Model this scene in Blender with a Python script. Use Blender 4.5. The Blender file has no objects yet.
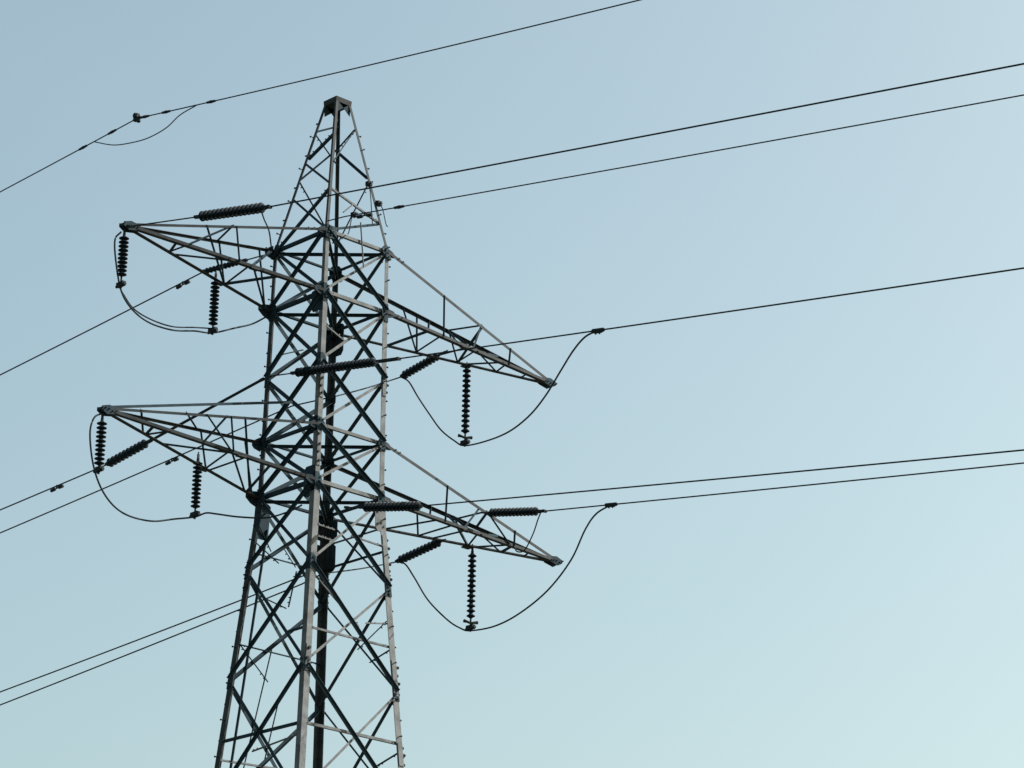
import bpy, bmesh, math, random
from mathutils import Vector, Matrix
random.seed(7)
sc = bpy.context.scene
COL = sc.collection
R = math.radians
V = Vector

# ------------------------------------------------------------ camera
cam_d = bpy.data.cameras.new('camera')
cam = bpy.data.objects.new('camera', cam_d)
COL.objects.link(cam)
RT = V((0.726105, -0.687326, 0.018856)); UP = V((-0.249307, -0.237618, 0.938820)); FW = V((0.640795, 0.686383, 0.343891))
CAM_LOC = V((-40.489597, -49.554325, 1.599625)); FOCAL = 3000.92
m3 = Matrix((RT, UP, -FW)).transposed().to_4x4()
m3.translation = CAM_LOC
cam.matrix_world = m3
cam_d.sensor_width = 36.0
cam_d.lens = FOCAL * 36.0 / 1024.0
cam_d.clip_end = 20000
cam_d.clip_start = 0.1
sc.camera = cam

# ------------------------------------------------------------ sky, sun, exposure
SUN_EL, SUN_AZ = 40.0, 118.0           # azimuth clockwise from +Y
w = bpy.data.worlds.new('World'); sc.world = w; w.use_nodes = True
nt = w.node_tree; nt.nodes.clear()
sky = nt.nodes.new('ShaderNodeTexSky'); sky.sky_type = 'NISHITA'; sky.sun_disc = False
sky.sun_elevation = R(SUN_EL); sky.sun_rotation = R(SUN_AZ)
sky.altitude = 50; sky.air_density = 1.0; sky.dust_density = 4.2; sky.ozone_density = 1.0
hs = nt.nodes.new('ShaderNodeMix'); hs.data_type = 'RGBA'; hs.blend_type = 'MULTIPLY'; hs.inputs['Factor'].default_value = 1.0
hs.inputs['B'].default_value = (1.095, 1.152, 0.93, 1)
bg = nt.nodes.new('ShaderNodeBackground'); bg.inputs[1].default_value = 0.106
out = nt.nodes.new('ShaderNodeOutputWorld')
nt.links.new(sky.outputs[0], hs.inputs['A']); tcw = nt.nodes.new('ShaderNodeTexCoord'); nz = nt.nodes.new('ShaderNodeTexNoise'); nz.inputs['Scale'].default_value = 5.0; nz.inputs['Detail'].default_value = 5; nz.inputs['Roughness'].default_value = 0.55
mr = nt.nodes.new('ShaderNodeMapRange'); mr.inputs['From Min'].default_value = 0.42; mr.inputs['From Max'].default_value = 0.75; mr.inputs['To Min'].default_value = 0.0; mr.inputs['To Max'].default_value = 0.08
cl = nt.nodes.new('ShaderNodeMix'); cl.data_type = 'RGBA'; cl.inputs['B'].default_value = (3.1, 3.7, 3.9, 1)   # thin high veil
nt.links.new(tcw.outputs['Generated'], nz.inputs['Vector']); nt.links.new(nz.outputs['Fac'], mr.inputs['Value']); nt.links.new(mr.outputs[0], cl.inputs['Factor'])
nt.links.new(hs.outputs['Result'], cl.inputs['A']); gm = nt.nodes.new('ShaderNodeGamma'); gm.inputs[1].default_value = 0.94
nt.links.new(cl.outputs['Result'], gm.inputs[0]); nt.links.new(gm.outputs[0], bg.inputs[0]); nt.links.new(bg.outputs[0], out.inputs[0])
sd = bpy.data.lights.new('sun', 'SUN'); sd.energy = 4.8; sd.angle = R(0.53); sd.color = (1.0, 0.97, 0.93)
so = bpy.data.objects.new('sun', sd); COL.objects.link(so)
sdir = V((math.sin(R(SUN_AZ))*math.cos(R(SUN_EL)), math.cos(R(SUN_AZ))*math.cos(R(SUN_EL)), math.sin(R(SUN_EL))))
so.rotation_euler = sdir.to_track_quat('Z', 'Y').to_euler(); so.location = (0, 0, 80)
vs = sc.view_settings
sc.display_settings.display_device = 'sRGB'
vs.view_transform = 'Standard'; vs.look = 'None'; vs.exposure = 1.0; vs.gamma = 1.0; vs.use_curve_mapping = False

# ------------------------------------------------------------ materials
def mat(name, base, rough=0.6, metal=0.0, var=0.35, scale=6.0, rust=0.0, spec=0.5):
    m = bpy.data.materials.new(name); m.use_nodes = True
    t = m.node_tree; b = t.nodes['Principled BSDF']
    b.inputs['Metallic'].default_value = metal
    b.inputs['Specular IOR Level'].default_value = spec
    tc = t.nodes.new('ShaderNodeTexCoord')
    n = t.nodes.new('ShaderNodeTexNoise'); n.inputs['Scale'].default_value = scale; n.inputs['Detail'].default_value = 6; n.inputs['Roughness'].default_value = 0.65
    t.links.new(tc.outputs['Object'], n.inputs['Vector'])
    cr = t.nodes.new('ShaderNodeValToRGB')
    lo = [c*(1-var) for c in base]; hi = [min(1, c*(1+var)) for c in base]
    cr.color_ramp.elements[0].position = 0.32; cr.color_ramp.elements[0].color = (*lo, 1)
    cr.color_ramp.elements[1].position = 0.68; cr.color_ramp.elements[1].color = (*hi, 1)
    t.links.new(n.outputs['Fac'], cr.inputs[0])
    last = cr.outputs[0]
    if rust > 0:
        n2 = t.nodes.new('ShaderNodeTexNoise'); n2.inputs['Scale'].default_value = scale*3.1; n2.inputs['Detail'].default_value = 8
        t.links.new(tc.outputs['Object'], n2.inputs['Vector'])
        r2 = t.nodes.new('ShaderNodeValToRGB'); r2.color_ramp.elements[0].position = 0.56; r2.color_ramp.elements[1].position = 0.7
        r2.color_ramp.elements[1].color = (rust, rust, rust, 1)
        t.links.new(n2.outputs['Fac'], r2.inputs[0])
        mx = t.nodes.new('ShaderNodeMix'); mx.data_type = 'RGBA'
        t.links.new(r2.outputs[0], mx.inputs['Factor']); t.links.new(last, mx.inputs['A'])
        mx.inputs['B'].default_value = (0.03, 0.022, 0.016, 1)
        last = mx.outputs['Result']
    t.links.new(last, b.inputs['Base Color'])
    rr = t.nodes.new('ShaderNodeMapRange'); rr.inputs['To Min'].default_value = rough-0.1; rr.inputs['To Max'].default_value = min(1, rough+0.12)
    t.links.new(n.outputs['Fac'], rr.inputs['Value']); t.links.new(rr.outputs[0], b.inputs['Roughness'])
    return m
STEEL = mat('weathered_steel', (0.036, 0.041, 0.044), 0.75, 0.0, 0.4, 2.5, 0.4, 0.08)
BRACE = mat('brace_steel', (0.021, 0.036, 0.046), 0.75, 0.0, 0.35, 2.5, 0.0, 0.05)
GALV_LIT = mat('galvanised_steel_sunlit', (0.108, 0.115, 0.12), 0.7, 0.0, 0.4, 3.0, 0.3, 0.12)  # lighter copy of the steel, sunlight painted into its base colour
IRON = mat('dark_iron', (0.017, 0.022, 0.026), 0.65, 0.0, 0.3, 12.0, 0.2, 0.08)
GLAZE = mat('brown_glaze', (0.013, 0.02, 0.026), 0.45, 0.0, 0.3, 8.0, 0.0, 0.04)
ALU = mat('aged_conductor', (0.018, 0.025, 0.03), 0.7, 0.0, 0.2, 10.0, 0.0, 0.06)
CONC = mat('concrete', (0.3, 0.29, 0.27), 0.9, 0.0, 0.2, 4.0)
GRASS = mat('meadow_grass', (0.05, 0.05, 0.03), 0.95, 0.0, 0.45, 0.35)

# ------------------------------------------------------------ mesh helpers
def obj(name, bm, m, parent=None):
    bmesh.ops.recalc_face_normals(bm, faces=bm.faces)
    me = bpy.data.meshes.new(name); bm.to_mesh(me); bm.free()
    if m: me.materials.append(m)
    o = bpy.data.objects.new(name, me); COL.objects.link(o)
    if parent: o.parent = parent
    return o
def empty(name, loc=(0, 0, 0), rot=None):
    o = bpy.data.objects.new(name, None); COL.objects.link(o); o.location = loc
    o.empty_display_size = 0.2
    if rot is not None:
        o.rotation_mode = 'QUATERNION'; o.rotation_quaternion = rot
    return o
def tag(o, label, cat, group=None, kind=None):
    o['label'] = label; o['category'] = cat
    if group: o['group'] = group
    if kind: o['kind'] = kind
    return o
def prism(bm, ring_a, ring_b):
    a = [bm.verts.new(p) for p in ring_a]; b = [bm.verts.new(p) for p in ring_b]; n = len(a)
    bm.faces.new(a[::-1]); bm.faces.new(b)
    for i in range(n): bm.faces.new((a[i], a[(i+1) % n], b[(i+1) % n], b[i]))
def angle(bm, A, B, u, v, s, t=None, s2=None):
    """steel angle section from A to B, corner on the line, flanges towards u and v"""
    A, B, u, v = V(A), V(B), V(u), V(v); d = (B-A).normalized()
    u = (u-d*u.dot(d)).normalized(); v = v-d*v.dot(d); v = (v-u*v.dot(u)).normalized()
    t = t or max(0.007, s*0.11); s2 = s2 or s
    prof = ((0, 0), (s, 0), (s, t), (t, t), (t, s2), (0, s2))
    prism(bm, [A+u*x+v*y for x, y in prof], [B+u*x+v*y for x, y in prof])
def tube(bm, pts, r, n=8, cap=True):
    pts = [V(p) for p in pts]; rings = []
    ref = V((0.13, 0.21, 0.97))
    for i, p in enumerate(pts):
        d = (pts[min(i+1, len(pts)-1)]-pts[max(i-1, 0)]).normalized()
        if abs(d.dot(ref)) > 0.97: ref = V((0.9, 0.1, 0.2))
        x = d.cross(ref).normalized(); y = d.cross(x)
        rr = r[i] if isinstance(r, (list, tuple)) else r
        rings.append([bm.verts.new(p+x*math.cos(2*math.pi*k/n)*rr+y*math.sin(2*math.pi*k/n)*rr) for k in range(n)])
    for a, b in zip(rings, rings[1:]):
        for k in range(n): bm.faces.new((a[k], a[(k+1) % n], b[(k+1) % n], b[k]))
    if cap: bm.faces.new(rings[0][::-1]); bm.faces.new(rings[-1])
def lathe(bm, prof, n=16):
    """profile of (radius, z) turned about the z axis"""
    rings = [[bm.verts.new((r*math.cos(2*math.pi*k/n), r*math.sin(2*math.pi*k/n), z)) for k in range(n)] for r, z in prof]
    for a, b in zip(rings, rings[1:]):
        for k in range(n): bm.faces.new((a[k], a[(k+1) % n], b[(k+1) % n], b[k]))
    bm.faces.new(rings[0][::-1]); bm.faces.new(rings[-1])
def box(bm, c, sx, sy, sz, ax=(1, 0, 0), ay=(0, 1, 0), az=(0, 0, 1)):
    c, ax, ay, az = V(c), V(ax), V(ay), V(az)
    ra = [c+ax*(sx/2*i)+ay*(sy/2*j)-az*(sz/2) for i, j in ((-1, -1), (1, -1), (1, 1), (-1, 1))]
    prism(bm, ra, [p+az*sz for p in ra])
def bolt(bm, p, n, r=0.017, h=0.022):
    n = V(n).normalized(); x = n.orthogonal().normalized(); y = n.cross(x)
    ring = [V(p)+x*r*math.cos(k*math.pi/3)+y*r*math.sin(k*math.pi/3) for k in range(6)]
    prism(bm, ring, [q+n*h for q in ring])
def spline(pts, sub=8):
    pts = [V(p) for p in pts]; P = [pts[0]*2-pts[1]]+pts+[pts[-1]*2-pts[-2]]; o = []
    for i in range(1, len(P)-2):
        for k in range(sub):
            t = k/sub
            o.append(0.5*((2*P[i])+(-P[i-1]+P[i+1])*t+(2*P[i-1]-5*P[i]+4*P[i+1]-P[i+2])*t*t+(-P[i-1]+3*P[i]-3*P[i+1]+P[i+2])*t**3))
    return o+[pts[-1]]

# ------------------------------------------------------------ ground
bm = bmesh.new()
NR = 96
vc = [bm.verts.new((6000*math.cos(2*math.pi*k/NR), 6000*math.sin(2*math.pi*k/NR), 0)) for k in range(NR)]
bm.faces.new(vc)
g = obj('ground', bm, GRASS); g['kind'] = 'structure'

# ------------------------------------------------------------ the pylon: frame geometry
ZP, ZA, ZB, ZM, ZC, ZD, ZE, ZG = 31.925, 28.135, 26.640, 24.978, 23.461, 22.149, 20.250, 17.856
WP, WA, TAPER = 0.209, 0.937, 0.0743
TIP = {'UL': V((-5.786, 0.0, 27.025)), 'LL': V((-6.025, 0.0, 22.732)), 'UR': V((7.073, 0.0, 26.773)), 'LR': V((7.363, 0.0, 22.313))}
LAT = {
    'UL': [('b2', 0.755, 'b1', 0.705), ('b1', 0.705, 'b2', 0.695), ('b1', 0.68, 'b2', 0.44), ('b2', 0.695, 't2', 0.475), ('t1', 0.385, 't2', 0.475), ('t2', 0.615, 'b1', 0.33), ('t1', 0.385, 'b1', 0.33), ('t2', 0.465, 'b2', 0.44), ('b1', 0.32, 'b2', 0.38), ('b2', 0.37, 'b1', 0.045), ('t1', 0.11, 'b1', 0.045), ('b2', 0.225, 'b1', 0.335), ('b2', 0.375, 't1', 0.02)],
    'LL': [('t2', 0.84, 'b1', 0.75), ('b2', 0.775, 'b1', 0.735), ('b1', 0.73, 'b2', 0.69), ('b1', 0.63, 'b2', 0.355), ('t2', 0.63, 't1', 0.425), ('b2', 0.535, 't2', 0.43), ('t2', 0.535, 'b2', 0.41), ('t2', 0.42, 'b2', 0.4), ('t1', 0.115, 'b1', 0.045), ('t2', 0.355, 'b1', 0.06), ('b1', 0.345, 'b2', 0.41), ('t1', 0.4, 'b1', 0.35), ('b2', 0.41, 'b1', 0.095), ('b1', 0.325, 'b2', 0.325), ('b2', 0.22, 'b1', 0.08)],
    'UR': [('t2', 0.515, 'b2', 0.56), ('t1', 0.555, 't2', 0.62), ('b2', 0.45, 'b1', 0.475), ('t2', 0.3, 'b2', 0.37), ('b1', 0.4, 't2', 0.51), ('t1', 0.32, 'b1', 0.32), ('t2', 0.365, 'b2', 0.37), ('t2', 0.43, 'b1', 0.24), ('b1', 0.24, 'b2', 0.235), ('b2', 0.37, 'b1', 0.315), ('t2', 0.515, 't1', 0.555), ('t2', 0.535, 'b1', 0.475), ('t1', 0.555, 'b1', 0.505), ('t1', 0.555, 'b2', 0.56), ('b2', 0.56, 'b1', 0.52), ('b2', 0.595, 'b1', 0.69), ('b1', 0.52, 'b2', 0.745), ('b2', 0.745, 'b1', 0.71), ('t1', 0.725, 'b1', 0.715), ('t2', 0.76, 'b1', 0.525), ('b2', 0.86, 'b1', 0.845)],
    'LR': [('t2', 0.54, 'b2', 0.6), ('t1', 0.57, 't2', 0.64), ('b2', 0.45, 'b1', 0.47), ('b1', 0.4, 't2', 0.5), ('t1', 0.34, 'b1', 0.33), ('t2', 0.375, 'b2', 0.385), ('t2', 0.445, 'b1', 0.255), ('b2', 0.245, 'b1', 0.31), ('b2', 0.39, 'b1', 0.39), ('t2', 0.56, 't1', 0.57), ('t2', 0.54, 'b1', 0.47), ('t1', 0.535, 'b1', 0.445), ('t1', 0.57, 'b1', 0.7), ('b2', 0.61, 'b1', 0.525), ('b2', 0.61, 'b1', 0.405), ('b1', 0.53, 'b2', 0.75), ('b2', 0.64, 'b1', 0.715), ('b1', 0.72, 'b2', 0.75), ('t1', 0.73, 'b1', 0.725), ('t2', 0.745, 'b1', 0.53), ('b2', 0.855, 'b1', 0.83)],
}
STR = {
    'W1': ((-5.786, -0.1, 26.955), (-5.394, -4.581, 26.197), 2.36, 4.319),
    'W2lead': ((-0.929, -0.949, 28.336),),
    'W3': ((-1.12, 0.691, 24.952), (-1.12, -3.848, 24.205), 1.016, 3.731),
    'W6': ((4.446, -0.42, 22.772), (4.624, -2.452, 22.418), 0.319, 1.793),
    'W5': ((-0.193, -1.09, 21.674), (-0.029, -3.434, 21.232), 0.609, 2.329),
    'l1': ((-0.937, 0.987, 28.115), (-1.105, 3.382, 28.269), 1.042, 2.299),
    'l2': ((-0.97, 1.02, 25.027), (-1.349, 6.439, 24.117), 4.031, 5.398),
    'Clead': ((0.969, 1.019, 25.077),),
    'Blead': ((1.081, 1.131, 21.057),),
    'Alead': ((1.093, 1.143, 20.896),),
    'A_': ((4.096, 0.35, 22.224), (4.01, 2.003, 21.985), 0.198, 1.537),
    'D_': ((3.993, 0.35, 26.906), (3.911, 1.932, 26.602), 0.34, 1.509),
    'V1': ((-5.786, 0.0, 26.955), (-5.786, 0.0, 25.601), 0.188, 1.122),
    'V2': ((-2.826, 0.584, 27.013), (-2.826, 0.584, 25.523), 0.266, 1.322),
    'V3': ((-6.025, 0.0, 22.666), (-6.025, 0.0, 21.352), 0.202, 1.18),
    'V4': ((-3.01, 0.6, 22.662), (-3.01, 0.6, 21.192), 0.208, 1.286),
    'V5': ((4.64, 0.379, 26.784), (4.64, 0.379, 24.708), 0.154, 1.8),
    'V6': ((4.961, 0.377, 22.301), (4.961, 0.377, 20.237), 0.22, 1.8),
}
WIR = {
    'W1': ((-5.394, -4.581, 26.197), 5, -1, -0.1336, 0.0001, []),
    'W2': ((-0.871, -1.499, 28.3), 6, -1, -0.1293, 0.0002, [0.62, 1.66]),
    'W3': ((-1.12, -3.848, 24.205), 0, -1, -0.1617, 0.0002, [6.02]),
    'W6': ((4.624, -2.452, 22.418), 5, -1, -0.1208, 0.0002, [1.93]),
    'W5': ((-0.029, -3.434, 21.232), 4, -1, -0.1368, 0.0002, []),
    'l1': ((-1.105, 3.382, 28.269), -4, 1, -0.1121, 0.0006, [0.7]),
    'l2': ((-1.349, 6.439, 24.117), -4, 1, -0.0822, 0.0006, [1.8]),
    'C': ((0.902, 2.31, 25.17), -3, 1, -0.0877, 0.0006, [4.28]),
    'B': ((1.048, 1.766, 20.963), -3, 1, -0.0889, 0.0006, []),
    'A': ((1.057, 1.836, 20.777), -3, 1, -0.1032, 0.0006, []),
    'E-': ((-5.786, -0.178, 29.507), 5, -1, -0.1347, 0.0006, [0.26, 0.95, 2.39]),
    'E+': ((-5.786, -0.178, 29.507), -3, 1, -0.0749, 0.0006, [0.85, 1.86]),
}
JMP = {
    'UR': [(3.911, 1.932, 26.602), (4.011, 1.747, 26.453), (4.168, 1.581, 26.068), (4.325, 1.304, 25.582), (4.483, 1.07, 25.185), (4.64, 0.77, 24.888), (4.64, 0.379, 24.668), (4.179, -0.928, 24.369), (3.488, -2.413, 24.071), (2.624, -3.979, 23.852), (1.76, -5.385, 23.745), (0.838, -6.765, 23.675), (0.032, -7.978, 23.61), (-0.659, -9.031, 23.448), (-1.12, -9.868, 23.24)],
    'LR': [(4.01, 2.003, 21.985), (4.11, 1.792, 21.915), (4.322, 1.698, 21.623), (4.535, 1.417, 21.05), (4.748, 0.967, 20.534), (4.961, 0.741, 20.329), (4.961, 0.377, 20.197), (4.944, -0.478, 20.144), (4.919, -1.338, 20.284), (4.885, -2.285, 20.636), (4.851, -3.055, 21.18), (4.826, -3.52, 21.783), (4.806, -3.887, 22.076), (4.792, -4.375, 22.185)],
    'UL': [(-5.892, -0.021, 26.823), (-6.056, -0.053, 26.576), (-5.98, -0.038, 26.09), (-5.772, 0.003, 25.514), (-5.432, 0.07, 25.213), (-4.885, 0.178, 25.073), (-4.124, 0.328, 25.14), (-3.394, 0.472, 25.359), (-2.826, 0.584, 25.503), (-2.038, 0.807, 25.9), (-1.43, 0.978, 26.214), (-0.928, 1.12, 26.566)],
    'UL2': [(-5.697, 0.068, 25.507), (-5.331, 0.14, 25.261), (-4.788, 0.247, 25.189), (-4.089, 0.385, 25.247), (-3.358, 0.529, 25.468), (-2.807, 0.638, 25.627)],
    'LL': [(-6.016, 0.002, 22.645), (-6.27, -0.049, 22.455), (-6.352, -0.065, 22.053), (-6.167, -0.028, 21.377), (-5.79, 0.047, 20.89), (-5.221, 0.16, 20.651), (-4.392, 0.325, 20.701), (-3.627, 0.477, 20.956), (-3.01, 0.6, 21.172), (-2.822, 0.455, 21.273), (-2.633, 0.309, 21.262), (-2.237, 0.002, 21.219), (-1.757, -0.369, 21.238), (-1.385, -0.657, 21.41), (-1.183, -0.813, 21.561)],
    'UD': [(-5.421, -4.267, 26.25), (-4.344, -3.017, 26.71), (-2.756, -1.174, 27.465), (-0.987, 0.967, 28.185)],
    'E': [(-5.858, 1.262, 29.381), (-5.813, 0.626, 29.119), (-5.771, 0.045, 28.994), (-5.728, -0.556, 28.935), (-5.686, -1.139, 28.998), (-5.654, -1.577, 29.174), (-5.616, -2.117, 29.246)],
    'LRD': [(4.611, -2.31, 22.443), (4.846, -1.86, 22.383), (4.724, -2.092, 22.065), (4.715, -2.111, 21.701), (4.632, -2.269, 21.388)],
    'DF': [(3.911, 1.932, 26.602), (2.44, 1.451, 25.809), (0.989, 0.999, 25.077)],
    'AF': [(4.01, 2.003, 21.985), (2.551, 1.548, 21.411), (1.113, 1.123, 20.896)],
}
EARTH = V((-5.786, -0.178, 29.507))
ZH = 14.95
def W(z):
    if z >= ZA: return WA+(WP-WA)*(z-ZA)/(ZP-ZA)
    if z >= ZD: return 1+(WA-1)*(z-ZD)/(ZA-ZD)
    return 1+TAPER*(ZD-z)
SG = {'N': (-1, -1), 'L': (-1, 1), 'R': (1, -1), 'F': (1, 1)}
def leg(k, z): return V((SG[k][0]*W(z), SG[k][1]*W(z), z))
FN = {'NL': V((-1, 0, 0)), 'NR': V((0, -1, 0)), 'RF': V((1, 0, 0)), 'LF': V((0, 1, 0))}
FK = {'NL': ('N', 'L'), 'NR': ('N', 'R'), 'RF': ('R', 'F'), 'LF': ('L', 'F')}
def fpt(f, z, t):
    a, b = FK[f]; return leg(a, z).lerp(leg(b, z), t)

tower = empty('transmission_tower')
tag(tower, 'weathered grey steel lattice power pylon with two tiers of cross arms', 'pylon')

SEC = [(ZP, ZA, 0.066), (ZA, ZB, 0.10), (ZB, ZD, 0.13), (ZD, 0.0, 0.16)]
legs = {}
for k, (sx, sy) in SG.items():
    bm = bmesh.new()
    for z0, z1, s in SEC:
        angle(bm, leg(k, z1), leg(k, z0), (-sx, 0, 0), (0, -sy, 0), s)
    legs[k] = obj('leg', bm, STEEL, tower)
    if k in 'NR':                                   # front and right legs: paler below the peak, sunlight put into the colour
        legs[k].data.materials.append(GALV_LIT)
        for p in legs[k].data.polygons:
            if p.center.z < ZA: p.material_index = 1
    bm = bmesh.new()
    box(bm, leg(k, 0)+V((0, 0, 0.12)), 0.7, 0.7, 0.5)
    tag(obj('concrete_footing', bm, CONC), 'concrete block footing under a leg of the pylon', 'footing', 'concrete footings of the pylon')

def secsize(z):
    for z0, z1, s in SEC:
        if z >= z1: return s
    return 0.17
# climbing pegs: short bolts left standing out of the leg flanges
def pegs(k, zs, dirs, ln=0.13):
    for i, z in enumerate(zs):
        d = V(dirs[i % len(dirs)]).normalized()
        s = secsize(z)*0.55; sx, sy = SG[k]
        off = V((0, -sy*s, 0)) if abs(d.x) > abs(d.y) else V((-sx*s, 0, 0))
        p = leg(k, z)+off
        bm = bmesh.new(); tube(bm, [p-d*0.02, p+d*ln], 0.0115, 6); tube(bm, [p+d*(ln-0.012), p+d*(ln+0.012)], 0.021, 6)
        obj('step_bolt', bm, IRON, legs[k])
pegs('L', [14.6+0.41*i for i in range(42)], [(-1, 0, 0), (0, 1, 0)], 0.10)
pegs('R', [15.1+0.41*i for i in range(40)], [(0, -1, 0), (1, 0, 0)], 0.09)
# bolted splices on the legs
def splice(k, z0, z1, big=0.02, only=None):
    bm = bmesh.new(); sx, sy = SG[k]; s = secsize(z0)
    for n, u in ((V((sx, 0, 0)), V((0, -sy, 0))), (V((0, sy, 0)), V((-sx, 0, 0)))):
        a, b = leg(k, z0), leg(k, z1); d = (b-a).normalized()
        ra = [a+n*0.003+u*0.012, a+n*0.017+u*0.012, a+n*0.017+u*(s-0.02), a+n*0.003+u*(s-0.02)]
        prism(bm, ra, [p+(b-a) for p in ra])
        if only and abs(getattr(n, only)) < .5: continue
        cnt = max(3, int((z1-z0)/0.17))
        for i in range(cnt):
            for q in ((0.3, 0.72) if not only else (0.25 if i % 2 else 0.5,)):
                bolt(bm, a+(b-a)*((i+0.5+random.uniform(-.2, .2))/cnt)+u*s*q+n*0.016, n, big, 0.075 if only == 'x' else 0.035)
    o = obj('splice_plate', bm, GALV_LIT if k in 'NR' else STEEL, legs[k]); o.data.materials.append(IRON)
    for p in o.data.polygons:
        if p.area < 0.006: p.material_index = 1
splice('N', 17.75, 18.35, 0.036, 'y'); splice('R', 17.65, 18.45, 0.034, 'x'); splice('R', 20.1, 21.3, 0.034, 'x')
splice('L', 20.0, 20.7); splice('N', 24.1, 25.0, 0.03, 'y'); splice('F', 20.1, 21.3)
splice('N', 22.5, 23.3, 0.03, 'y'); splice('R', 24.6, 25.2, 0.03, 'x'); splice('R', 16.1, 16.6, 0.034, 'x')

def member(name, f, A, B, s, side, m, parent=tower, up=None, s2=None):
    """angle bar lying on a face of the frame; side +1 outside the legs, -1 inside them"""
    n = FN[f]; A, B = V(A), V(B); d = (B-A).normalized()
    u = d.cross(n).normalized()
    if u.z < 0: u = -u
    if up is not None and up < 0: u = -u
    A, B = A+d*0.05, B-d*0.05
    if side > 0 and s2 is None: s2 = s*0.55
    bm = bmesh.new()
    off = n*(0.018 if side > 0 else -0.03)-u*(s/2)
    angle(bm, A+off, B+off, u, n*side, s, None, s2)
    # bolt heads at both ends
    for P, q in ((A, d), (B, -d)):
        for k in (0.12, 0.24):
            bolt(bm, P+q*k+n*(0.03 if side > 0 else 0.0), n, 0.016, 0.02)
    return obj(name, bm, m, parent)

NODE = {'A': dict.fromkeys('NLRF', ZA), 'B': dict.fromkeys('NLRF', ZB), 'M': dict.fromkeys('NLRF', ZM), 'C': dict.fromkeys('NLRF', ZC), 'D': dict.fromkeys('NLRF', ZD),
        'E': {'L': 20.45, 'N': 20.25, 'R': 20.08, 'F': 20.2}, 'G': {'L': 17.95, 'N': 17.92, 'R': 17.72, 'F': 17.85}, 'H': dict.fromkeys('NLRF', ZH)}
def node(k, q): return leg(k, NODE[q][k])
def xpanel(f, q0, q1, s):
    a, b = FK[f]
    member('diagonal_brace', f, node(a, q1), node(b, q0), s, +1, BRACE, up=-1)
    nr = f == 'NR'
    member('diagonal_brace', f, node(a, q0), node(b, q1), s*0.62 if nr else s*0.9, -1, GALV_LIT if nr else BRACE)  # rising NR brace takes the lighter colour to look sunlit
for q1, q0, s in (('A', 'B', 0.095), ('B', 'M', 0.105), ('M', 'C', 0.105), ('C', 'D', 0.105), ('D', 'E', 0.092), ('E', 'G', 0.09), ('G', 'H', 0.09)):
    for f in ('NL', 'NR', 'LF'): xpanel(f, q0, q1, s)
    # far right face: a rising brace, the falling one is slim
    member('diagonal_brace', 'RF', node('R', q1), node('F', q0), s, -1, BRACE)
    if q0 in 'EGH': member('diagonal_brace', 'RF', node('R', q0), node('F', q1), 0.045, +1, BRACE)
bmL = bmesh.new()
zz = [ZH, 11.6, 8.0, 4.2, 0.4]
for z1, z0 in zip(zz, zz[1:]):
    for f in FN:
        a, b = FK[f]; n = FN[f]
        for P, Q, sd_ in ((leg(a, z1), leg(b, z0), 1), (leg(a, z0), leg(b, z1), -1)):
            u = (Q-P).cross(n).normalized()
            angle(bmL, P+n*(0.018*sd_), Q+n*(0.018*sd_), u, n*sd_, 0.1)
obj('lower_lattice', bmL, BRACE, tower)

# peak lacing
pk = [('NL', 'N', 30.93, 'L', 30.45, .06), ('NL', 'L', 30.36, 'N', 29.42, .055), ('NL', 'N', 29.38, 'L', ZA, .06),
      ('NR', 'R', 31.27, 'N', 29.95, .028), ('NR', 'N', 29.36, 'R', 28.85, .045), ('NR', 'R', 28.85, 'N', ZA, .05),
      ('RF', 'F', 30.92, 'R', 29.95, .06), ('RF', 'R', 29.9, 'F', 28.7, .035), ('RF', 'F', 30.95, 'R', 31.25, .045),
      ('LF', 'F', 31.5, 'L', 31.15, .045), ('LF', 'L', 31.1, 'F', 30.55, .04), ('LF', 'F', 31.0, 'L', 29.9, .04), ('LF', 'L', 29.9, 'F', 28.7, .045),
      ('NL', 'L', 29.45, 'N', ZA, .055)]
for f, a, za, b, zb, s in pk:
    member('diagonal_brace', f, leg(a, za), leg(b, zb), s, -1, GALV_LIT if s == .045 and f == 'NR' else BRACE)
# horizontals
for z, s in ((ZA, 0.075), (ZB, 0.085), (ZC, 0.07), (ZD, 0.085)):
    for f in FN:
        a, b = FK[f]
        member('horizontal_strut', f, leg(a, z+0.02), leg(b, z+0.02), s, -1, GALV_LIT if f == 'NR' else BRACE)  # NR struts coloured lighter, as lit by the sun
for z, s in ((16.6, 0.06), (18.75, 0.045)):
    for f in ('NL', 'NR'):
        member('horizontal_strut', f, fpt(f, z, 0.0), fpt(f, z, 1.0 if z < 17 or f == 'NR' else 0.3), s, -1, GALV_LIT if f == 'NR' else BRACE)
for z0, t0, z1, t1 in ((ZA+.5, .56, ZA-.62, .58), (ZA+.95, .47, ZA+.6, .25)):
    bm = bmesh.new(); tube(bm, [fpt('NR', z0, t0)+V((0, -.05, 0)), fpt('NR', z1, t1)+V((0, -.05, 0))], 0.018, 6); obj('bonding_rod', bm, GALV_LIT, tower)
member('horizontal_strut', 'NR', fpt('NR', 21.1, 0.5), leg('R', 21.05), 0.035, -1, GALV_LIT)
member('horizontal_strut', 'NL', fpt('NL', 16.35, 0.0), fpt('NL', 16.2, 0.6), 0.03, -1, GALV_LIT)
member('horizontal_strut', 'LF', fpt('LF', 16.2, 0.0), fpt('LF', 16.3, 0.75), 0.05, -1, GALV_LIT)
member('horizontal_strut', 'RF', leg('R', 20.96), leg('F', 20.96), 0.06, -1, BRACE)
member('horizontal_strut', 'RF', leg('R', 21.5), leg('F', 21.5), 0.045, -1, GALV_LIT)
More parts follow.
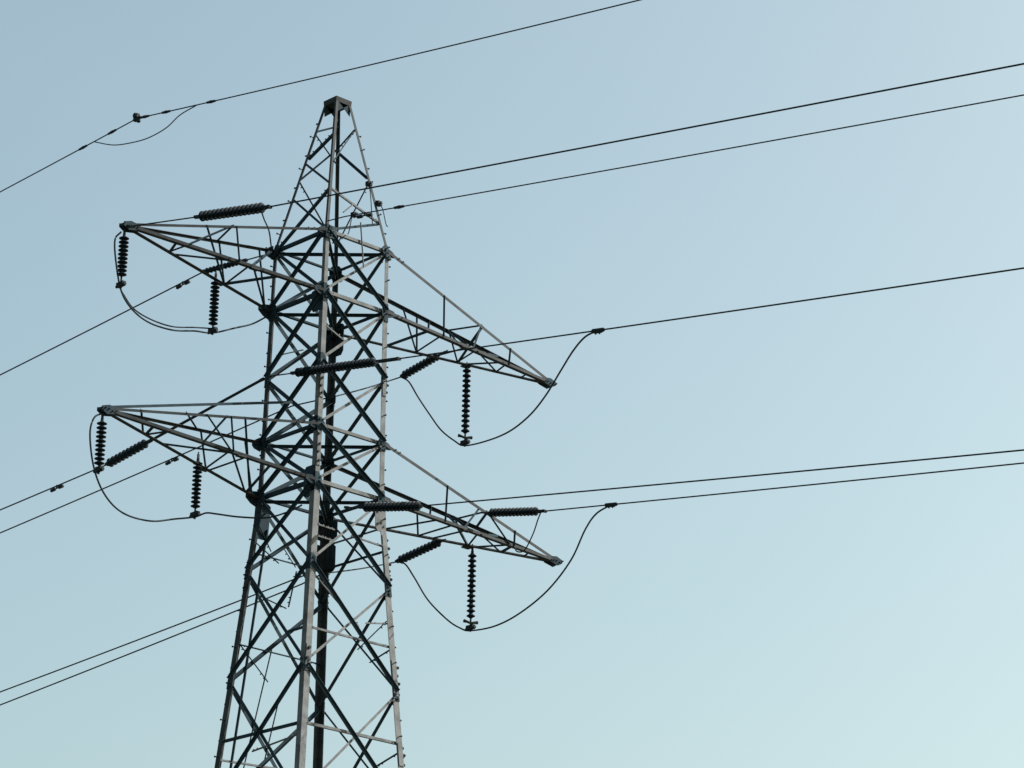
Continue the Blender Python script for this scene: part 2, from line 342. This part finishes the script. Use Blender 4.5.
# slim redundant members between legs and braces
for f, za, ta, zb, tb, s in (('RF', 18.75, 0.0, 18.55, 0.34, .04), ('RF', 16.44, 0.0, 16.2, 0.34, .045), ('LF', 18.9, 0.0, 18.1, 0.42, .03),
                             ('NR', 21.15, 0.0, 21.12, .33, .03), ('NR', 20.88, 0.0, 20.86, .3, .03), ('NR', 25.9, 0.0, 25.6, .4, .03), ('LF', 25.6, .1, 26.0, .55, .03), ('LF', 22.8, .5, 23.2, 1.0, .03), ('LF', 20.9, 0.0, 20.9, 1.0, .035), ('LF', 18.8, 0.0, 18.8, 1.0, .035), ('NR', 19.3, 1.0, 19.15, .66, .03), ('LF', 21.2, 0.0, 20.8, .4, .03), ('LF', 21.7, 0.0, 21.0, .28, .03), ('RF', 19.4, 0.05, 18.9, .5, .03),
                             ('LF', 20.0, 0.15, 19.85, 0.55, .03), ('LF', 19.85, 0.55, 20.8, .62, .025), ('LF', 20.8, .62, 21.2, .42, .025), ('NR', 20.0, .05, 19.0, .62, .03)):
    member('redundant_brace', f, fpt(f, za, ta), fpt(f, zb, tb), s, -1, GALV_LIT if f == 'NR' else BRACE)
for (za, ta, zb, tb) in ((18.9, 0.42, 14.5, 0.2), (17.8, 0.55, 14.5, 0.36)):
    bm = bmesh.new(); tube(bm, [fpt('LF', za, ta), fpt('LF', zb, tb)], 0.016, 6); obj('bonding_rod', bm, IRON, tower)
# climbing rail beside the left leg
bm = bmesh.new()
a0, b0 = leg('L', 21.5)+V((0.36, 0.0, 0)), leg('L', 0.6)+V((0.5, 0, 0))
angle(bm, a0, b0, (1, 0, 0), (0, -1, 0), 0.07)
obj('climbing_rail', bm, BRACE, tower)
# plan bracing at the arm levels
for z in (ZA, ZB, ZC, ZD):
    for a, b, dz in (('L', 'R', -0.05), ('N', 'F', -0.13)):
        if z == ZC and a == 'N': continue
        bm = bmesh.new(); P, Q = leg(a, z)+V((0, 0, dz)), leg(b, z)+V((0, 0, dz)); u = (Q-P).cross(V((0, 0, 1)))
        angle(bm, P, Q, u, (0, 0, -1), 0.065); obj('plan_brace', bm, BRACE, tower)

# gusset plates
def gusset(f, k, z, wd, up, dn, shape='oct', m=STEEL):
    a, b = FK[f]; n = FN[f]; o = leg(k, z)
    e = (leg(b if k == a else a, z)-o).normalized(); zv = (leg(k, z+1)-o).normalized()
    if shape == 'oct': poly = [(-.01, -dn), (wd*.45, -dn), (wd, -dn*.35), (wd, up*.35), (wd*.45, up), (-.01, up)]
    else: poly = [(-.01, -dn), (wd*.8, -dn), (wd, -dn*.8), (wd, up*.8), (wd*.8, up), (-.01, up)]
    bm = bmesh.new()
    ra = [o+e*x+zv*y+n*0.003 for x, y in poly]
    prism(bm, ra, [p+n*0.012 for p in ra])
    for i in range(6):
        bolt(bm, o+e*random.uniform(.04, wd*.8)+zv*random.uniform(-dn*.75, up*.75)+n*0.014, n, 0.019, 0.028)
    obj('gusset_plate', bm, m, tower)
for f in FN:
    for k in FK[f]:
        gusset(f, k, ZA, .2, .16, .2, m=BRACE); gusset(f, k, ZB, .25 if f != 'NR' else .17, .2, .24, m=BRACE); gusset(f, k, ZC, .2, .17, .17, m=BRACE); gusset(f, k, ZD, .26 if f != 'NR' else .18, .2, .24, m=BRACE)
        gusset(f, k, ZM, .16, .18, .18, m=BRACE)
for k, f, z, wd, u, d in (('N', 'NL', ZB, .4, .08, .45), ('F', 'LF', ZB-.1, .36, .28, .5), ('F', 'RF', ZB-.1, .36, .28, .5), ('F', 'LF', ZD-.25, .4, .14, .3), ('F', 'RF', ZD-.25, .4, .14, .3),
                          ('F', 'LF', ZD-.95, .36, .3, .32), ('F', 'RF', ZD-.95, .36, .3, .32), ('L', 'NL', ZD-.3, .22, .25, .5), ('L', 'LF', ZD-.3, .42, .25, .6), ('N', 'NL', ZD, .38, .36, .36), ('N', 'NL', ZC, .3, .2, .2), ('N', 'NL', ZA, .3, .15, .2), ('N', 'NR', ZA, .3, .15, .2), ('R', 'RF', ZD-.35, .24, .3, .35)):
    gusset(f, k, z, wd, u, d, 'rect', BRACE)
gusset('NR', 'R', ZD-.35, .3, .2, .42, 'rect', GALV_LIT)
# plates that carry the arm chords, standing out from the legs
for k, (sx, sy) in SG.items():
    for z, ln in ((ZA, .3), (ZB, .4), (ZC, .3), (ZD, .4)):
        o = leg(k, z)+V((0, sy*.02 if sy > 0 else .025, 0)); ln *= .8 if sy > 0 else .62; hf = 1 if sy > 0 else .6; up = .1 if z in (ZB, ZD) else .06
        poly = [(0, -.2), (.22*ln/.4, -.14), (ln, -.03), (ln, .06), (.2, up+.04), (0, .18)] if z in (ZB, ZD) else [(0, -.2), (.18, -.16), (ln, -.1), (ln, -.01), (.12, .08), (0, .15)]
        ra = [o+V((sx*x, 0, y*hf)) for x, y in poly]
        bm = bmesh.new(); prism(bm, ra, [p+V((0, sy*.012, 0)) for p in ra])
        for i in range(3 if sy > 0 else 0): bolt(bm, o+V((sx*random.uniform(.03, ln*.8), sy*.012 if sy > 0 else 0, random.uniform(-.06, .05)))+V((0, -.012 if sy < 0 else 0, 0)), (0, sy, 0), .02, .03)
        obj('arm_root_plate', bm, BRACE, tower)
for k in ('N', 'L', 'R', 'F'):
    for z in (ZE, ZG):
        for f in FN:
            if k in FK[f]: gusset(f, k, NODE['E' if z == ZE else 'G'][k], .15, .18, .18, m=BRACE)
# peak cap
bm = bmesh.new()
c0 = WP+0.018
ra = [V((x*c0, y*c0, ZP-.1)) for x, y in ((-1, -1), (1, -1), (1, 1), (-1, 1))]
prism(bm, ra, [p+V((p.x*.04, p.y*.04, .125)) for p in ra])
obj('peak_cap', bm, STEEL, tower)
for sx, sy in ((-1, 1), (1, 1), (1, -1), (-1, -1)):
    bm = bmesh.new()
    o = V((sx*(WP+.012), sy*(WP+.012), ZP-.1))
    t = [o, o+V((-sx*.36, 0, 0)), o+V((-sx*.02, 0, -.27))]
    prism(bm, t, [p+V((0, -sy*.008, 0)) for p in t])
    obj('cap_bracket', bm, BRACE, tower)

# ------------------------------------------------------------ cross arms
for nm in ('UL', 'LL', 'UR', 'LR'):
    zt, zb = (ZA, ZB) if nm[0] == 'U' else (ZC, ZD)
    k1, k2 = ('L', 'N') if nm[1] == 'L' else ('R', 'F')
    tp = TIP[nm]
    ch = {'t1': (leg(k1, zt), tp), 'b1': (leg(k1, zb), tp), 't2': (leg(k2, zt), tp), 'b2': (leg(k2, zb), tp)}
    arm = empty('cross_arm', (0, 0, 0)); arm.parent = tower
    ox = V((1 if nm[1] == 'R' else -1, 0, 0))
    for c, (a, b) in ch.items():
        sy = 1 if a.y > 0 else -1
        b = b+V((0, sy*0.06, 0.03 if c[0] == 't' else -0.03))
        bm = bmesh.new()
        if c[0] == 'b':
            angle(bm, a+V((0, sy*.02, -.02)), b, (0, 0, 1), (0, -sy, 0), 0.068, 0.009, 0.115)
        else:
            angle(bm, a+V((0, sy*.02, .03)), b, (0, 0, -1), (0, -sy, 0), 0.06 if nm[1] == 'L' else 0.075, 0.009)
        d = (b-a).normalized()
        for q in (.35, .5):
            bolt(bm, a+d*q+V((0, sy*.03, 0.02)), (0, sy, 0))
        obj('arm_chord', bm, STEEL, arm)
        ch[c] = (a, b)
    for c1, t1, c2, t2 in LAT[nm]:
        P = ch[c1][0].lerp(ch[c1][1], t1); Q = ch[c2][0].lerp(ch[c2][1], t2)
        d = Q-P; u = d.cross(V((0.2, 0.1, 1))).normalized()
        bm = bmesh.new(); angle(bm, P, Q, u, u.cross(d), 0.048, 0.007); obj('lattice_bar', bm, BRACE, arm)
    if nm == 'LL':                                  # the extra, nearly level tie of the lower left arm
        bm = bmesh.new(); angle(bm, fpt('NL', 24.2, .45)+V((-.04, 0, 0)), tp+V((.1, 0, .1)), (0, 0, -1), (0, 1, 0), 0.06); obj('arm_chord', bm, BRACE, arm)
    # tip plates and hanger lug
    bm = bmesh.new()
    for sy in (-1, 1):
        poly = [V((-.34, 0, -.06)), V((-.05, 0, -.12)), V((.09, 0, -.04)), V((.09, 0, .04)), V((-.1, 0, .1)), V((-.34, 0, .06))]
        ra = [tp+V((p.x*ox.x, sy*.085-(p.x+.1)*sy*.03, p.z)) for p in poly]
        prism(bm, ra, [p+V((0, sy*.012, 0)) for p in ra])
    box(bm, tp+ox*0.05, .05, .16, .05); box(bm, tp-ox*0.12+V((0, 0, -.02)), .08, .17, .05)
    for i in range(5): bolt(bm, tp+V((ox.x*(-.28+.09*i), -.1, random.uniform(-.03, .03))), (0, -1, 0), .02, .03)
    obj('tip_plate', bm, BRACE, arm)
    # anchorage plates under the arm, where the strings are shackled
    bm = bmesh.new()
    for c, t in (('b1', .36 if nm[1] == 'L' else .45), ('b2', .36 if nm[1] == 'L' else .6)):
        P = ch[c][0].lerp(ch[c][1], t); box(bm, P+V((0, 0, -.035)), .22, .12, .03)
    obj('anchor_plate', bm, STEEL, arm)

# ------------------------------------------------------------ insulator strings
def disc_mesh(r, pitch):
    bm = bmesh.new()
    lathe(bm, [(.012, 0), (.034, .002), (.045, pitch*.12), (.052, pitch*.24), (r*.62, pitch*.34), (r*.92, pitch*.50), (r, pitch*.60), (r*.98, pitch*.68),
               (r*.82, pitch*.70), (r*.74, pitch*.78), (r*.62, pitch*.70), (r*.52, pitch*.80), (.05, pitch*.76), (.046, pitch)], 16)
    bmesh.ops.recalc_face_normals(bm, faces=bm.faces)
    me = bpy.data.meshes.new('insulator_disc'); bm.to_mesh(me); bm.free(); me.materials.append(GLAZE)
    for p in me.polygons: p.use_smooth = True
    return me
def string(S, E, d0, d1, n, r, label, group, hang=False, rod=0.014, tail=True, horn=False, dbl=False):
    """S anchor, E wire end; discs between d0 and d1 along it"""
    S, E = V(S), V(E); L = (E-S).length; d = (E-S).normalized()
    root = empty('insulator_string', S, d.to_track_quat('Z', 'Y'))
    tag(root, label, 'insulator', group)
    bm = bmesh.new()
    if d0 > 0.5:
        for s in (-1, 1): tube(bm, [(s*.012, 0, 0), (s*.012, 0, d0-.05)], rod*.8, 6)
        box(bm, (0, 0, .06), .07, .05, .12); box(bm, (0, 0, d0-.09), .075, .06, .16)
    else:
        tube(bm, [(0, 0, 0), (0, 0, d0)], rod, 6); box(bm, (0, 0, d0*.5), .05, .03, d0*.5)
    tube(bm, [(0, 0, d0-.05), (0, 0, d0+.02)], .035, 8)
    obj('link_rod', bm, IRON, root)
    pitch = (d1-d0)/n; me = disc_mesh(r, pitch)
    for i in range(n):
        o = bpy.data.objects.new('insulator_disc', me); COL.objects.link(o); o.parent = root; o.location = (0, 0, d0+pitch*i)
    bm = bmesh.new()
    if hang:
        tube(bm, [(0, 0, d1), (0, 0, L)], .022, 8)
        box(bm, (0, 0, L-.04), .09, .24, .1); tube(bm, [(0, -.16, L-.02), (0, .16, L-.02)], .035, 8); tube(bm, [(0, -.02, L), (0, .02, L+.06)], .03, 6)
    elif tail:
        for s in (-1, 1): box(bm, (s*.04, 0, d1+(L-d1)*.55), .016, .05, (L-d1)*.85)
        box(bm, (0, 0, d1+.03), .12, .07, .05); box(bm, (0, 0, L-.05), .1, .06, .06)
        tube(bm, [(0, 0, d1-.01), (0, 0, d1+.06)], .04, 8)
    obj('wire_clamp', bm, IRON, root)
    if horn:
        bm = bmesh.new(); z = d1+.10
        for s in (-1, 1):
            tube(bm, [(s*.02, 0, z+.02), (s*.09, s*.03, z), (s*.17, s*.05, z-.01)], [.03, .03, .042], 8)
        obj('arcing_horn', bm, IRON, root)
    return root
def vdrop(A, zb): return (A[0], A[1], zb)
G_H = 'insulator strings hanging from the cross arms'; G_T = 'insulator strings in line with the wires'
def LH(w): return w
def hang(k, n, r, label, horn=False):
    a, e, d0, d1 = STR[k]; string(a, e, d0, d1, n, r, label, G_H, True, horn=horn)
hang('V1', 10, .112, 'dark insulator string hanging from the tip of the upper left cross arm')
hang('V2', 11, .108, 'dark insulator string hanging mid way along the upper left cross arm')
hang('V3', 10, .112, 'dark insulator string hanging from the tip of the lower left cross arm')
hang('V4', 11, .108, 'dark insulator string hanging mid way along the lower left cross arm')
hang('V5', 13, .104, 'long dark insulator string hanging under the upper right cross arm', True)
hang('V6', 13, .104, 'long dark insulator string hanging under the lower right cross arm', True)
def inline(k, n, r, label, **kw):
    a, e, d0, d1 = STR[k]; string(a, e, d0, d1, n, r, label, G_T, **kw)
inline('W1', 15, .115, 'near level insulator string on a long rod above the upper left cross arm')
inline('W3', 21, .105, 'longest insulator string, crossing the front of the pylon between its two arm tiers')
inline('W5', 15, .11, 'level insulator string in front of the right leg at lower arm height')
inline('W6', 13, .105, 'level insulator string above the lower right cross arm')
inline('l1', 10, .075, 'slanting insulator string half hidden behind the upper left cross arm')
inline('l2', 10, .115, 'slanting insulator string meeting the hanging one at the lower left arm tip', rod=.035)
inline('D_', 10, .108, 'slanting insulator string under the upper right cross arm, left of the hanging one')
inline('A_', 11, .108, 'slanting insulator string under the lower right cross arm, left of the hanging one')

# ------------------------------------------------------------ wires
def on(k, s):
    S, ang, sgn, m, c, _ = WIR[k]; hd = V((math.sin(R(ang)), sgn*math.cos(R(ang)), 0))
    return V(S)+hd*s+V((0, 0, m*s+c*s*s)), (hd+V((0, 0, m))).normalized()
def wire(k, length, r, label, lead=None):
    pts = [V(STR[lead][0])] if lead else []
    s = 0.0
    while s <= length:
        pts.append(on(k, s)[0]); s += 0.8 if s < 40 else 4
    bm = bmesh.new(); tube(bm, pts, r, 8)
    for f in bm.faces: f.smooth = True
    return tag(obj('power_line', bm, ALU), label, 'wire', 'overhead wires of the line')
wire('W1', 150, .0165, 'upper of the paired wires running from behind the pylon peak to the upper right edge')
wire('W2', 150, .014, 'lower of the paired wires running from the pylon peak to the upper right edge', 'W2lead')
wire('W3', 150, .0165, 'single wire running right from the upper right arm at mid height')
wire('W5', 150, .0165, 'upper of the two close wires running right from the lower right arm')
wire('W6', 150, .0165, 'lower of the two close wires running right from the lower right arm')
wire('l1', 200, .017, 'wire sloping down left from below the upper left cross arm')
wire('l2', 200, .017, 'wire sloping down left from the lower left arm tip')
wire('C', 200, .017, 'wire sloping down left past the middle of the lower left cross arm', 'Clead')
wire('B', 200, .017, 'upper of the lowest pair of wires sloping down left from the pylon body', 'Blead')
wire('A', 200, .017, 'lower of the lowest pair of wires sloping down left from the pylon body', 'Alead')
# earth wire above everything: one run each side of its clamp
ptsE = [on('E+', s)[0] for s in [200-4*i for i in range(40)]+[40-0.8*i for i in range(50)]]+[EARTH]
ptsE += [on('E-', s)[0] for s in [0.8*i for i in range(1, 50)]+[40+4*i for i in range(48)]]
bm = bmesh.new(); tube(bm, ptsE, .0135, 8)
tag(obj('earth_wire', bm, ALU), 'topmost wire crossing the sky above the left arms with a clamp on it', 'wire')

def jumper(pts, r, label, sub=8):
    bm = bmesh.new(); tube(bm, spline(pts, sub), r, 8)
    for f in bm.faces: f.smooth = True
    return tag(obj('jumper_cable', bm, ALU), label, 'cable', 'slack jumper cables')
jumper(JMP['UR'], .02, 'slack cable looping under the upper right arm up to the single wire')
jumper(JMP['LR'], .02, 'slack cable looping under the lower right arm up to the wire beside it')
jumper(JMP['UL'], .02, 'outer cable looping from the upper left arm tip under both hanging insulators to the pylon')
jumper(JMP['UL2'], .017, 'inner twin of the cable looping under the upper left cross arm')
jumper(JMP['LL'], .02, 'cable looping from the lower left arm tip under both hanging insulators to the pylon')
jumper(JMP['UD'], .017, 'thin cable from the string above the upper left arm down to the pylon body')
jumper(JMP['E'], .0125, 'thin slack cable hanging below the topmost wire at its clamp')
a6 = V(JMP['LRD'][0]); b6 = leg('R', ZD).lerp(TIP['LR'], .74)
jumper([a6, a6.lerp(b6, .12)+V((0, 0, -.1)), a6.lerp(b6, .3)+V((0, 0, -.3)), a6.lerp(b6, .6)+V((0, 0, -.42)), a6.lerp(b6, .88)+V((0, 0, -.22)), b6], .016, 'short cable dropping from the level string to the lower right cross arm')
jumper(JMP['DF'], .0165, 'straight cable from the upper right slanting string to the far leg')
jumper(JMP['AF'], .0165, 'straight cable from the lower right slanting string to the far leg')

# ------------------------------------------------------------ dampers and clamps on the wires
def damper(p, d, label, r=.042):
    root = empty('vibration_damper', p, d.to_track_quat('X', 'Z')); tag(root, label, 'damper', 'dumb bell dampers on the wires')
    for s in (-1, 1):
        bm = bmesh.new(); tube(bm, [(s*.06, 0, -.065), (s*.08, 0, -.065), (s*.21, 0, -.068), (s*.23, 0, -.068)], [r*.6, r, r, r*.7], 8); obj('weight', bm, IRON, root)
    bm = bmesh.new(); tube(bm, [(-.1, 0, -.065), (0, 0, -.06), (.1, 0, -.065)], .014, 6); obj('messenger_cable', bm, IRON, root)
    bm = bmesh.new(); box(bm, (0, 0, -.025), .05, .035, .09); obj('clamp', bm, IRON, root)
damper(*on('l1', WIR['l1'][5][0]), 'damper under the wire that passes below the upper left arm')
damper(*on('l2', WIR['l2'][5][0]), 'damper on the wire left of the lower left arm tip')
damper(*on('C', WIR['C'][5][0]), 'damper on the wire under the middle of the lower left arm')
damper(*on('W2', WIR['W2'][5][0]), 'damper on the thinner wire just beside the pylon peak')
def sleeve(p, d, ln, r, label, clamp=True):
    root = empty('wire_connector', p, d.to_track_quat('X', 'Z')); tag(root, label, 'connector', 'connectors clamped on wires')
    bm = bmesh.new(); tube(bm, [(-ln/2, 0, 0), (-ln/2+.03, 0, 0), (ln/2-.03, 0, 0), (ln/2, 0, 0)], [r*.6, r, r, r*.6], 8); obj('sleeve', bm, IRON, root)
    bm = bmesh.new()
    if clamp:
        box(bm, (0, 0, -.03), ln*.6, .05, .05)
        for s in (-1, 1): bolt(bm, (s*ln*.15, 0, -.05), (0, 0, -1), .018, .03)
    else: tube(bm, [(-.04, 0, 0), (.04, 0, 0)], r*1.25, 8)
    obj('clamp', bm, IRON, root)
sleeve(*on('W3', WIR['W3'][5][0]), .36, .045, 'connector where the upper right slack cable meets the single wire')
sleeve(*on('W6', WIR['W6'][5][0]), .36, .045, 'connector where the lower right slack cable meets its wire')
sleeve(*on('W2', WIR['W2'][5][1]), .32, .032, 'slim connector on the thinner wire right of the pylon peak', False)
for i, lab in enumerate(('connector nearest the topmost wire clamp on its right', 'second connector right of the topmost wire clamp', 'connector on the topmost wire where its slack cable joins at right')):
    sleeve(*on('E-', WIR['E-'][5][i]), .3, .027, lab, False)
for i, lab in enumerate(('connector on the topmost wire just left of its clamp', 'leftmost connector on the topmost wire')):
    sleeve(*on('E+', WIR['E+'][5][i]), .3, .027, lab, False)
root = empty('suspension_clamp', EARTH); tag(root, 'dark suspension clamp on the topmost wire above the upper left arm tip', 'clamp')
bm = bmesh.new(); tube(bm, [(0, .13, .0), (0, .06, -.02), (0, -.06, -.02), (0, -.14, -.0)], [.025, .05, .05, .025], 8); obj('clamp_body', bm, IRON, root)
bm = bmesh.new(); box(bm, (0, .03, .05), .07, .13, .13); tube(bm, [(-.06, .03, .07), (.06, .03, .07)], .06, 8); obj('hanger_plate', bm, IRON, root)
bm = bmesh.new(); tube(bm, [(0, -.05, -.03), (0, -.07, -.1)], .045, 8); obj('weight', bm, IRON, root)

# small fittings clamped to the right leg of the peak
def fitting(p, q, label):
    root = empty('lead_clamp', p); tag(root, label, 'clamp', 'clamps at the pylon peak')
    p, q = V(p), V(q)
    bm = bmesh.new(); box(bm, (0, 0, 0), .12, .12, .1); bolt(bm, (0, -.06, 0), (0, -1, 0), .03, .04); obj('clamp_body', bm, IRON, root)
    bm = bmesh.new(); tube(bm, spline([(0, 0, 0), (q-p)*.4+V((0, 0, .1)), (q-p)*.8-V((0, 0, .05)), q-p], 6), .012, 6); obj('lead', bm, IRON, root)
fitting(leg('R', 29.9)+V((-.1, -.06, -.1)), leg('R', 28.7)+V((-.35, -.05, 0)), 'dark clamp by the right peak leg where the upper paired wire passes')
fitting(leg('R', 29.45)+V((.06, -.06, -.1)), leg('R', 28.8)+V((.14, -.05, 0)), 'dark clamp lower on the right peak leg with a bent lead')
fitting(leg('N', 28.85)+V((.75, -.03, -.05)), leg('N', 28.2)+V((.6, -.03, 0)), 'dark clamp between the front and right peak legs')
